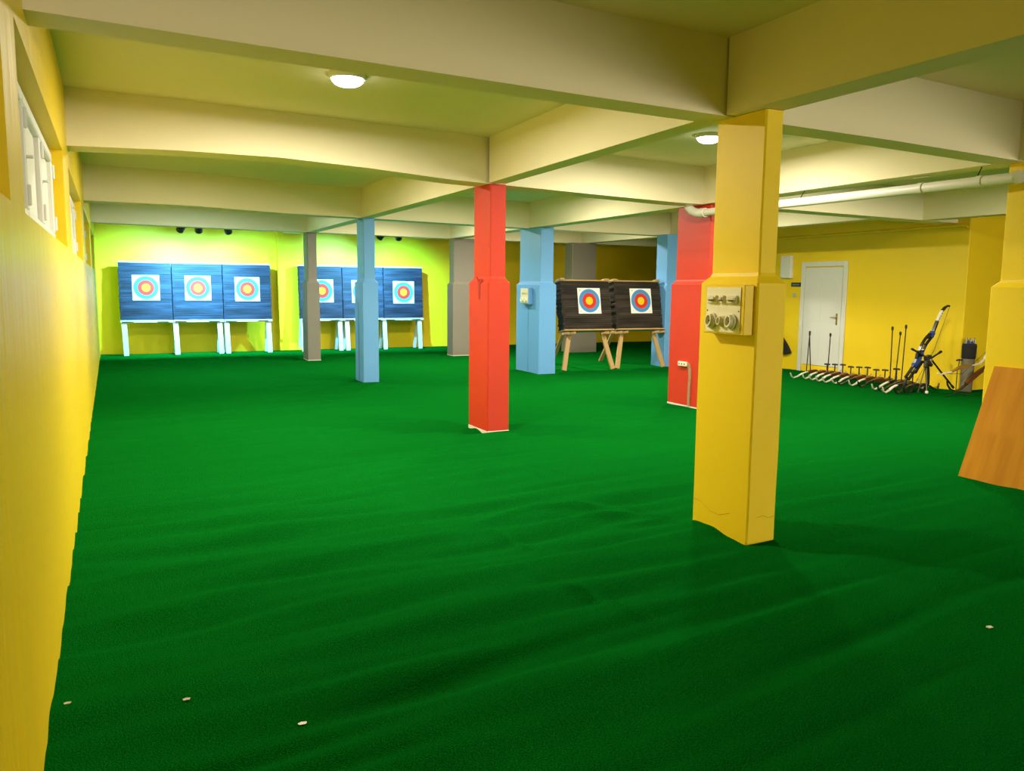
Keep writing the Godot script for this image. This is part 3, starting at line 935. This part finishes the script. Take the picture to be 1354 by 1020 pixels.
	var b4 := [p.call(-half, 0.0, -0.009), p.call(half, 0.0, -0.009), p.call(half, ln, -0.009), p.call(-half, ln, -0.009)]
	quad_uv(st, f4)
	st.set_uv(Vector2(0.5, 0.5))
	quad(st, b4[3], b4[2], b4[1], b4[0])
	for k in 4:
		var k2: int = (k + 1) % 4
		quad(st, b4[k], b4[k2], f4[k2], f4[k])
	tag(obj("wooden_board", done(st), M.board), "orange-brown wooden board leaning against the yellow column", "board")
	build_door()

func build_door() -> void:
	var d := Node3D.new()
	d.name = "door_1"
	d.position = Vector3(11.16, 0, -10.40)
	add_child(d)
	tag(d, "white panelled door with a brass handle in the yellow wall", "door", "", "structure")
	var z0 := -0.50
	var z1 := 0.52
	var st := st_new()
	span(st, Vector3(-0.025, -0.02, z0), Vector3(0.0, 1.945, z0 + 0.085), 0.006)
	span(st, Vector3(-0.025, -0.02, z1 - 0.085), Vector3(0.0, 1.945, z1), 0.006)
	span(st, Vector3(-0.025, 1.86, z0 + 0.085), Vector3(0.0, 1.945, z1 - 0.085), 0.006)
	obj("door_frame", done(st), M.door_white, d)
	obj("threshold", box_mesh(Vector3(-0.006, 0.055, 0.01), Vector3(0.012, 0.11, 0.84), 0.004), M.box_yellow, d)
	# leaf with a raised panel of two fields, arched at the top
	var leaf := obj("leaf", box_mesh(Vector3(-0.009, 0.985, 0.01), Vector3(0.018, 1.712, 0.836), 0.003), M.door_white, d)
	for e in [[-0.30, -0.02], [0.03, 0.30]]:
		for r in [[0.22, 0.75], [0.90, 1.70]]:
			st = st_new()
			var a: float = e[0]
			var b: float = e[1]
			var lo: float = r[0]
			var hi: float = r[1]
			var o := PackedVector2Array([Vector2(a, lo), Vector2(b, lo)])
			if hi > 1.5:
				for k in 7:
					var q: float = lerpf(b, a, k / 6.0)
					o.append(Vector2(q, hi - 0.1 * pow(absf(q) / 0.30, 2.0)))
			else:
				o.append(Vector2(b, hi)); o.append(Vector2(a, hi))
			var xf := Transform3D(Basis(Vector3(0, 0, 1), Vector3(0, 1, 0), Vector3(-1, 0, 0)), Vector3(-0.018, 0, 0))
			prism(st, o, -0.001, 0.004, xf)
			obj("panel", done(st), M.door_white, leaf)
	obj("handle_plate", box_mesh(Vector3(-0.021, 0.955, 0.345), Vector3(0.006, 0.20, 0.035), 0.002), M.brass, leaf)
	st = st_new()
	tube(st, [Vector3(-0.022, 0.99, 0.345), Vector3(-0.055, 0.99, 0.345), Vector3(-0.062, 0.99, 0.33), Vector3(-0.062, 0.985, 0.24)], 0.008, 8)
	obj("handle", done(st), M.brass, leaf)
	# things on the wall left of the door
	var bx := thing("wall_cabinet", "pale grey box high on the wall beside the door", "box", Vector3(11.16, 1.66, -11.25))
	obj("body", box_mesh(Vector3(-0.03, 0.205, 0.0), Vector3(0.06, 0.41, 0.26), 0.006), M.white, bx)
	obj("lid", box_mesh(Vector3(-0.064, 0.205, 0.0), Vector3(0.008, 0.39, 0.24), 0.003), M.white, bx)
	var sg := thing("door_sign", "small dark sign plate on the wall beside the door", "sign", Vector3(11.16, 1.51, -11.03))
	obj("plate", box_mesh(Vector3(-0.006, 0.035, 0.0), Vector3(0.012, 0.075, 0.23), 0.003), M.sign, sg)
	obj("print", box_mesh(Vector3(-0.0125, 0.035, 0.0), Vector3(0.001, 0.022, 0.17), 0.0), M.sign_text, sg)
	var sw := thing("light_switch", "small cream light switch under the sign beside the door", "switch", Vector3(11.16, 1.32, -11.06))
	obj("plate", box_mesh(Vector3(-0.005, 0.035, 0.0), Vector3(0.01, 0.075, 0.085), 0.004), M.switch_white, sw)
	obj("rocker", box_mesh(Vector3(-0.012, 0.035, 0.0), Vector3(0.006, 0.045, 0.05), 0.003), M.switch_white, sw)
	# black bag hanging beside the yellow column
	st = st_new()
	var xf2 := Transform3D(Basis(Vector3(0, 0, 1), Vector3(0, 1, 0), Vector3(-1, 0, 0)), Vector3(11.15, 0, -11.22))
	prism(st, PackedVector2Array([Vector2(-0.22, 0.26), Vector2(0.06, 0.27), Vector2(0.17, 0.31), Vector2(0.10, 0.42), Vector2(0.03, 0.50), Vector2(-0.05, 0.58), Vector2(-0.2, 0.6)]), 0.0, 0.06, xf2)
	tag(obj("hanging_bag", done(st), M.black_cloth), "black bag on the wall, half hidden by the yellow column", "bag")

# ---------------------------------------------------------------- archery gear
func limb_points(sgn: float, reach: float, lift: float, dip: float) -> Array:
	return [Vector3(sgn * 0.17, lift, 0), Vector3(sgn * 0.30, lift - 0.03, 0), Vector3(sgn * (reach * 0.72), dip + 0.022, 0), Vector3(sgn * (reach * 0.88), dip, 0), Vector3(sgn * (reach * 0.96), dip + 0.03, 0), Vector3(sgn * reach, dip + 0.085, 0)]

# recurve bow resting on its own two limbs, along x
func floor_bow(label: String, at: Vector3, turn: float, riser: Material, limb: Material, rods := [], reach := 0.56) -> Node3D:
	var t := thing("recurve_bow", label, "bow", at, "bows laid out on the carpet by the door wall")
	t.rotation.y = turn
	var st := st_new()
	var o := PackedVector2Array([Vector2(-0.20, 0.095), Vector2(-0.12, 0.075), Vector2(-0.04, 0.085), Vector2(0.04, 0.07), Vector2(0.12, 0.075), Vector2(0.20, 0.095), Vector2(0.19, 0.118), Vector2(0.12, 0.125), Vector2(0.05, 0.105), Vector2(-0.02, 0.135), Vector2(-0.12, 0.128), Vector2(-0.19, 0.118)])
	prism(st, o, -0.022, 0.022)
	obj("riser", done(st), riser, t)
	for s in [-1.0, 1.0]:
		st = st_new()
		strip(st, limb_points(s, reach, 0.11, 0.012), [0.042, 0.042, 0.036, 0.03, 0.022, 0.014], 0.012, Vector3(0, 0, 1))
		obj("limb", done(st), limb, t)
	st = st_new()
	tube(st, [Vector3(-reach, 0.108, 0), Vector3(-reach * 0.9, 0.05, 0.0), Vector3(0, 0.062, 0), Vector3(reach * 0.9, 0.05, 0), Vector3(reach, 0.108, 0)], 0.003, 4)
	obj("string", done(st), M.black, t)
	for r in rods:
		st = st_new()
		tube(st, [Vector3(r[0], 0.11, 0), Vector3(r[0] + r[1], r[2] - 0.05, 0.0)], 0.009, 6)
		lathe(st, Vector3(r[0] + r[1], r[2] - 0.06, 0), Vector3.UP, [Vector2(0.0, 0.0), Vector2(0.016, 0.005), Vector2(0.018, 0.045), Vector2(0.009, 0.06), Vector2(0.0, 0.062)], 8)
		obj("stabilizer", done(st), M.metal_dark, t)
	return t

# little T-shaped rest that holds a bow off the floor
func bow_rest(at: Vector3, h: float, label: String, group := "T-shaped rests in the bow row") -> void:
	var t := thing("bow_rest", label, "stand", at, group)
	var st := st_new()
	tube(st, [Vector3(0, 0.004, 0), Vector3(0, h, 0)], 0.011, 6)
	obj("post", done(st), M.metal_dark, t)
	st = st_new()
	tube(st, [Vector3(-0.015, h, -0.045), Vector3(0, h + 0.006, 0), Vector3(0.015, h, 0.045)], 0.014, 6)
	obj("crossbar", done(st), M.metal_dark, t)
	for k in 3:
		var a := TAU * k / 3.0 + 0.5
		st = st_new()
		tube(st, [Vector3(0, 0.02, 0), Vector3(cos(a) * 0.11, 0.006, sin(a) * 0.11)], 0.005, 5)
		obj("foot", done(st), M.metal_dark, t)

func build_gear() -> void:
	var ord := ["first", "second", "third", "fourth", "fifth", "sixth", "seventh", "eighth", "ninth", "tenth"]
	var rng := RandomNumberGenerator.new()
	rng.seed = 5
	for i in 9:
		var z := -9.86 + i * 0.165
		var rods := []
		if i == 0: rods = [[-0.22, 0.03, 0.78], [-0.13, -0.06, 0.76]]
		if i == 2: rods = [[-0.10, 0.02, 0.76]]
		var white: bool = i != 6 and i != 8
		floor_bow("%s brown recurve bow with %s limbs in the row, counted from the door" % [ord[i], "white" if white else "black"], Vector3(10.53 + rng.randf_range(-0.05, 0.02), 0.0, z + rng.randf_range(-0.006, 0.006)), rng.randf_range(-0.03, 0.03), M.riser_wood, M.limb_white if white else M.limb_black, rods, rng.randf_range(0.5, 0.57))
	for i in 8:
		bow_rest(Vector3(10.86, 0, -9.9425 + 0.165 * i), 0.20 + 0.01 * (i % 3), "%s small dark T-shaped rest in the bow row, counted from the door" % ord[i])
	# the dark heap of bows with three tall rods
	floor_bow("black recurve bow with two tall upright rods beyond the brown bows", Vector3(10.50, 0, -8.30), 0.12, M.limb_black, M.limb_white, [[-0.15, -0.02, 0.93], [-0.02, 0.06, 0.85]], 0.6)
	floor_bow("black recurve bow with one tall upright rod beside the leaning blue bow", Vector3(10.46, 0, -8.14), 0.08, M.limb_black, M.limb_black, [[-0.05, 0.03, 0.96]], 0.6)
	floor_bow("dark recurve bow with white limbs lying foremost on the carpet", Vector3(10.28, 0, -7.98), 0.14, M.metal_dark, M.limb_white, [], 0.55)
	floor_bow("dark recurve bow under the leaning blue bow", Vector3(10.38, 0, -7.84), 0.10, M.metal_dark, M.limb_black, [], 0.55)
	bow_rest(Vector3(10.38, 0, -8.2), 0.30, "tall dark T-shaped rest between the upright rods", "tall T-shaped rests")
	bow_rest(Vector3(10.36, 0, -7.91), 0.28, "dark T-shaped rest at the foot of the leaning blue bow", "tall T-shaped rests")
	big_bow()
	# tan bow on a tall thin stand
	var st := st_new()
	var t := thing("recurve_bow", "tan wooden recurve bow with white limbs resting on a thin stand", "bow", Vector3(10.68, 0.0, -7.38))
	prism(st, PackedVector2Array([Vector2(-0.24, 0.325), Vector2(-0.17, 0.345), Vector2(-0.08, 0.365), Vector2(0.0, 0.37), Vector2(0.08, 0.385), Vector2(0.17, 0.40), Vector2(0.18, 0.43), Vector2(0.08, 0.43), Vector2(0.02, 0.42), Vector2(-0.06, 0.415), Vector2(-0.14, 0.38), Vector2(-0.23, 0.35)]), -0.02, 0.02)
	obj("riser", done(st), M.riser_tan, t)
	st = st_new()
	strip(st, [Vector3(0.16, 0.415, 0), Vector3(0.28, 0.42, 0), Vector3(0.38, 0.44, 0), Vector3(0.46, 0.49, 0), Vector3(0.50, 0.56, 0), Vector3(0.49, 0.62, 0)], [0.04, 0.04, 0.035, 0.03, 0.02, 0.012], 0.014, Vector3(0, 0, 1))
	obj("limb", done(st), M.limb_white, t)
	st = st_new()
	strip(st, [Vector3(-0.22, 0.338, 0), Vector3(-0.34, 0.33, 0), Vector3(-0.44, 0.315, 0), Vector3(-0.52, 0.33, 0.0)], [0.04, 0.036, 0.03, 0.015], 0.014, Vector3(0, 0, 1))
	obj("limb", done(st), M.limb_white, t)
	st = st_new()
	tube(st, [Vector3(-0.52, 0.33, 0), Vector3(0.0, 0.30, 0.0), Vector3(0.49, 0.6, 0)], 0.003, 4)
	obj("string", done(st), M.black, t)
	t = thing("bow_stand", "thin dark stand with spread feet under the tan bow", "stand", Vector3(10.64, 0, -7.425))
	st = st_new()
	tube(st, [Vector3(0, 0.01, 0), Vector3(0.0, 0.33, 0), Vector3(0.03, 0.49, 0)], 0.007, 6)
	obj("post", done(st), M.metal_dark, t)
	st = st_new()
	tube(st, [Vector3(-0.03, 0.49, 0), Vector3(0.03, 0.497, 0), Vector3(0.09, 0.49, 0)], 0.013, 6)
	obj("crossbar", done(st), M.metal_dark, t)
	for e in [Vector3(-0.38, 0.006, 0.10), Vector3(0.16, 0.006, 0.16), Vector3(0.12, 0.006, -0.12)]:
		st = st_new()
		tube(st, [Vector3(0, 0.03, 0), e], 0.005, 5)
		obj("foot", done(st), M.metal_dark, t)
	# dark bow reaching to the corner
	t = thing("recurve_bow", "dark recurve bow curving from the carpet toward the quiver", "bow", Vector3(10.90, 0.0, -7.47))
	st = st_new()
	prism(st, PackedVector2Array([Vector2(0.02, 0.12), Vector2(0.12, 0.17), Vector2(0.28, 0.26), Vector2(0.36, 0.30), Vector2(0.36, 0.36), Vector2(0.26, 0.32), Vector2(0.12, 0.25), Vector2(0.0, 0.16)]), -0.02, 0.02)
	obj("riser", done(st), M.riser_wood, t)
	st = st_new()
	strip(st, [Vector3(0.03, 0.14, 0), Vector3(-0.10, 0.07, 0), Vector3(-0.22, 0.05, 0), Vector3(-0.32, 0.08, 0), Vector3(-0.38, 0.14, 0), Vector3(-0.40, 0.20, 0)], [0.04, 0.04, 0.034, 0.03, 0.02, 0.014], 0.014, Vector3(0, 0, 1))
	obj("limb", done(st), M.limb_black, t)
	st = st_new()
	strip(st, [Vector3(0.34, 0.33, 0), Vector3(0.46, 0.40, 0), Vector3(0.56, 0.44, 0), Vector3(0.64, 0.50, 0)], [0.04, 0.036, 0.03, 0.016], 0.014, Vector3(0, 0, 1))
	obj("limb", done(st), M.limb_black, t)
	# quiver
	t = thing("quiver", "tall grey quiver with a dark collar, full of arrows, at the wall corner", "quiver", Vector3(11.15, 0, -7.63))
	st = st_new()
	lathe(st, Vector3.ZERO, Vector3(0.02, 1, 0), [Vector2(0.0, 0.0), Vector2(0.075, 0.0), Vector2(0.082, 0.02), Vector2(0.086, 0.5), Vector2(0.08, 0.5), Vector2(0.078, 0.05), Vector2(0.0, 0.04)], 18)
	obj("body", done(st), M.quiver_grey, t)
	st = st_new()
	lathe(st, Vector3(0.01, 0.5, 0), Vector3(0.02, 1, 0), [Vector2(0.086, -0.02), Vector2(0.094, 0.0), Vector2(0.098, 0.17), Vector2(0.09, 0.2), Vector2(0.083, 0.2), Vector2(0.078, 0.0)], 18)
	obj("collar", done(st), M.black_cloth, t)
	for i in 12:
		var a := 2.4 * i
		var r: float = 0.014 + 0.048 * sqrt(i / 12.0)
		var tip := Vector3(cos(a) * r * 1.25 + 0.015, 0.73 + 0.07 * ((i * 5) % 7) / 7.0, sin(a) * r)
		var ar := thing("arrow", "arrow shaft standing in the tall grey quiver", "arrow", t.position, "arrows in the quiver")
		st = st_new()
		tube(st, [Vector3(cos(a) * r * 0.5, 0.06, sin(a) * r * 0.5), tip], 0.0035, 5)
		obj("shaft", done(st), M.metal_dark, ar)
		st = st_new()
		for k in 3:
			var d := Vector3(cos(TAU * k / 3.0), 0, sin(TAU * k / 3.0))
			var e0 := tip - Vector3(0, 0.075, 0)
			st.set_smooth_group(-1)
			box(st, e0 + d * 0.009 + Vector3(0, 0.03, 0), Vector3(0.018, 0.06, 0.002), 0.0, Basis(Vector3.UP, -TAU * k / 3.0))
		obj("fletching", done(st), M.silver if i % 3 else M.blue_paint, ar)
	tag(obj("orange_tube", box_mesh(Vector3(11.31, 0.20, -7.68), Vector3(0.05, 0.40, 0.05), 0.02), M.orange), "dark orange upright tube beside the quiver", "tube")

func big_bow() -> void:
	# competition bow leaning on a stand: long axis tilted in the picture of the wall
	var t := thing("leaning_bow", "tall black and white recurve bow with blue grips leaning upright before the wall", "bow", Vector3(10.3, 0, -7.72))
	var foot := Vector3(-0.36, 0.16, 0)
	var head := Vector3(0.19, 0.90, 0)
	var y := (head - foot).normalized()
	var x := Vector3(y.y, -y.x, 0)
	var xf := Transform3D(Basis(x, y, Vector3(0, 0, 1)), foot)
	var ln := foot.distance_to(head)
	# riser made of two side rails with openings between them
	for side in [[-0.046, -0.028], [0.026, 0.044]]:
		var st := st_new()
		var o := PackedVector2Array()
		var n := 12
		for k in n + 1:
			var s: float = float(k) / n
			o.append(Vector2(side[0] + 0.035 * sin(s * PI * 2.0) * (1 if s > 0.5 else 0.6) - (0.02 if s > 0.42 and s < 0.58 else 0.0), 0.08 + s * (ln - 0.16)))
		for k in n + 1:
			var s: float = 1.0 - float(k) / n
			o.append(Vector2(side[1] + 0.035 * sin(s * PI * 2.0) * (1 if s > 0.5 else 0.6), 0.08 + s * (ln - 0.16)))
		prism(st, o, -0.02, 0.02, xf)
		obj("riser_rail", done(st), M.limb_black, t)
	var st3 := st_new()
	for s in [0.14, 0.30, 0.58, 0.72, 0.86]:
		bar(st3, xf * Vector3(-0.03 + 0.035 * sin(s * TAU), 0.08 + s * (ln - 0.16), 0), xf * Vector3(0.04 + 0.035 * sin(s * TAU), 0.08 + (s + 0.09) * (ln - 0.16), 0), 0.03, 0.011, 0.002, Vector3(0, 0, 1))
	obj("riser_struts", done(st3), M.limb_black, t)
	var st4 := st_new()
	prism(st4, PackedVector2Array([Vector2(-0.03, 0.30), Vector2(0.02, 0.29), Vector2(0.035, 0.40), Vector2(0.02, 0.47), Vector2(-0.02, 0.46)]), -0.028, 0.028, xf)
	obj("grip", done(st4), M.blue_paint, t)
	for s in [[0.90, 0.06], [0.55, 0.03]]:
		var stb := st_new()
		prism(stb, PackedVector2Array([Vector2(-0.03, s[0] * ln - 0.03), Vector2(0.03, s[0] * ln - 0.03), Vector2(0.03, s[0] * ln + s[1]), Vector2(-0.03, s[0] * ln + s[1])]), -0.026, 0.026, xf)
		obj("limb_pocket", done(stb), M.blue_paint, t)
	# upper limb: black root, white middle with print, black recurve tip
	var up := [Vector3(0.165, 0.86, 0), Vector3(0.205, 0.95, 0), Vector3(0.245, 1.03, 0), Vector3(0.29, 1.11, 0), Vector3(0.335, 1.175, 0), Vector3(0.385, 1.22, 0), Vector3(0.44, 1.245, 0), Vector3(0.49, 1.24, 0)]
	var st5 := st_new()
	strip(st5, up.slice(0, 3), [0.045, 0.044, 0.042], 0.03, Vector3(0, 0, 1))
	obj("limb_root", done(st5), M.limb_black, t)
	st5 = st_new()
	strip(st5, up.slice(2, 5), [0.042, 0.04, 0.038], 0.03, Vector3(0, 0, 1))
	var wl := obj("limb", done(st5), M.limb_white, t)
	st5 = st_new()
	for k in 4:
		box(st5, Vector3(0.268 + 0.022 * k, 1.065 + 0.036 * k, 0.022), Vector3(0.008, 0.02, 0.002), 0.0, Basis(Vector3.BACK, -0.5))
	obj("limb_print", done(st5), M.socket_dark, wl)
	st5 = st_new()
	strip(st5, up.slice(4), [0.038, 0.034, 0.024, 0.012], 0.026, Vector3(0, 0, 1))
	obj("limb_tip", done(st5), M.limb_black, t)
	# lower limb
	st5 = st_new()
	strip(st5, [Vector3(-0.31, 0.25, 0), Vector3(-0.35, 0.16, 0), Vector3(-0.36, 0.08, 0), Vector3(-0.32, 0.03, 0), Vector3(-0.24, 0.02, 0)], [0.034, 0.034, 0.03, 0.024, 0.014], 0.02, Vector3(0, 0, 1))
	obj("limb", done(st5), M.limb_black, t)
	st5 = st_new()
	tube(st5, [Vector3(0.49, 1.24, 0), Vector3(0.24, 0.62, -0.01), Vector3(-0.24, 0.02, 0)], 0.003, 4)
	obj("string", done(st5), M.black, t)
	# stabilizer rods
	for r in [[Vector3(-0.02, 0.54, 0.03), Vector3(-0.38, 0.655, 0.10)], [Vector3(0.14, 0.50, 0.02), Vector3(0.30, 0.60, 0.06)], [Vector3(0.13, 0.50, 0.02), Vector3(0.62, 0.06, 0.06)]]:
		st5 = st_new()
		tube(st5, [r[0], r[1]], 0.013, 7)
		lathe(st5, r[1], (r[1] - r[0]), [Vector2(0.013, -0.05), Vector2(0.018, -0.045), Vector2(0.018, 0.0), Vector2(0.0, 0.004)], 8)
		obj("stabilizer", done(st5), M.limb_black, t)
	# sight and rest block at mid height
	st5 = st_new()
	box(st5, Vector3(0.10, 0.50, 0.0), Vector3(0.10, 0.09, 0.07), 0.01, Basis(Vector3.BACK, 0.2))
	box(st5, Vector3(0.06, 0.42, 0.01), Vector3(0.05, 0.10, 0.05), 0.008, Basis(Vector3.BACK, -0.2))
	box(st5, Vector3(0.15, 0.42, 0.0), Vector3(0.09, 0.05, 0.05), 0.008, Basis(Vector3.BACK, -0.6))
	obj("sight", done(st5), M.metal_dark, t)
	st5 = st_new()
	lathe(st5, Vector3(0.12, 0.475, 0.036), Vector3.BACK, [Vector2(0.022, 0.0), Vector2(0.018, 0.012), Vector2(0.0, 0.014)], 10)
	obj("sight_dial", done(st5), M.silver, t)
	# stand
	var s := thing("bow_stand", "thin pale folding stand under the tall leaning bow", "stand", Vector3(10.38, 0, -7.72))
	for e in [[Vector3(-0.02, 0.0, 0.05), Vector3(-0.01, 0.40, 0.01)], [Vector3(0.02, 0.0, -0.12), Vector3(0.0, 0.40, -0.01)]]:
		st5 = st_new()
		tube(st5, [e[0], e[1]], 0.008, 6)
		obj("leg", done(st5), M.quiver_grey, s)
	st5 = st_new()
	lathe(st5, Vector3(-0.02, 0.0, 0.05), Vector3.UP, [Vector2(0.0, 0.0), Vector2(0.02, 0.005), Vector2(0.024, 0.02), Vector2(0.018, 0.04), Vector2(0.0, 0.045)], 10)
	obj("foot_ball", done(st5), M.limb_white, s)
	# second black limb bow standing behind
	var b := thing("leaning_bow", "shorter black bow standing behind the tall leaning bow", "bow", Vector3(10.48, 0, -7.80))
	st5 = st_new()
	strip(st5, [Vector3(-0.22, 0.30, 0), Vector3(-0.17, 0.37, 0), Vector3(-0.10, 0.45, 0), Vector3(0.0, 0.43, 0)], [0.04, 0.045, 0.05, 0.04], 0.03, Vector3(0, 0, 1))
	obj("upper_frame", done(st5), M.limb_black, b)
	st5 = st_new()
	strip(st5, [Vector3(-0.02, 0.44, 0), Vector3(0.03, 0.36, 0), Vector3(0.05, 0.25, 0), Vector3(0.06, 0.13, 0), Vector3(0.02, 0.05, 0), Vector3(-0.06, 0.01, 0)], [0.05, 0.05, 0.05, 0.045, 0.03, 0.014], 0.03, Vector3(0, 0, 1))
	obj("lower_limb", done(st5), M.limb_black, b)

func build_litter() -> void:
	# scraps on the carpet in front
	var spots := [[0.518, -2.63, 0.026, "lying alone on the dark front carpet"], [0.174, -2.891, 0.022, "second from the foot of the yellow wall"], [-0.195, -3.013, 0.02, "at the very foot of the yellow wall"], [3.342, -2.094, 0.03, "out on the open carpet past the yellow column"]]
	for s in spots:
		var st := st_new()
		var r: float = s[2]
		prism(st, PackedVector2Array([Vector2(-r * 0.5, -r * 0.3), Vector2(r * 0.4, -r * 0.35), Vector2(r * 0.6, r * 0.2), Vector2(-r * 0.1, r * 0.4), Vector2(-r * 0.6, r * 0.15)]), 0.0, 0.002, Transform3D(Basis(Vector3.RIGHT, -PI / 2), Vector3.ZERO))
		var o := obj("paper_scrap", done(st), M.switch_white)
		o.position = Vector3(s[0], carpet_height(s[0], s[1]) - 0.002, s[1])
		tag(o, "tiny pale paper scrap " + s[3], "scrap", "scraps on the carpet")

# ---------------------------------------------------------------- scene
func _ready() -> void:
	var cam := Camera3D.new()
	cam.name = "camera"
	cam.fov = 50.857
	cam.near = 0.05
	cam.far = 100.0
	cam.transform = Transform3D(Basis(Vector3(0.89751214, 0.00995481, 0.44087737), Vector3(0.04427992, 0.99265824, -0.11255622), Vector3(-0.43876103, 0.12054259, 0.89048203)), Vector3(0, 1.45, 0))
	add_child(cam)
	cam.current = true
	var env := Environment.new()
	env.background_mode = Environment.BG_COLOR
	env.background_color = Color(0.02, 0.02, 0.02)
	env.tonemap_mode = Environment.TONE_MAPPER_LINEAR
	env.tonemap_exposure = 1.13
	env.sdfgi_enabled = true
	env.ssao_enabled = true
	env.ssil_enabled = true
	var we := WorldEnvironment.new()
	we.environment = env
	add_child(we)
	make_materials()
	build_near_window()
	build_floor()
	build_walls()
	build_beams()
	build_columns()
	build_windows()
	build_lamps()
	build_targets()
	build_fittings()
	build_gear()
	build_litter()
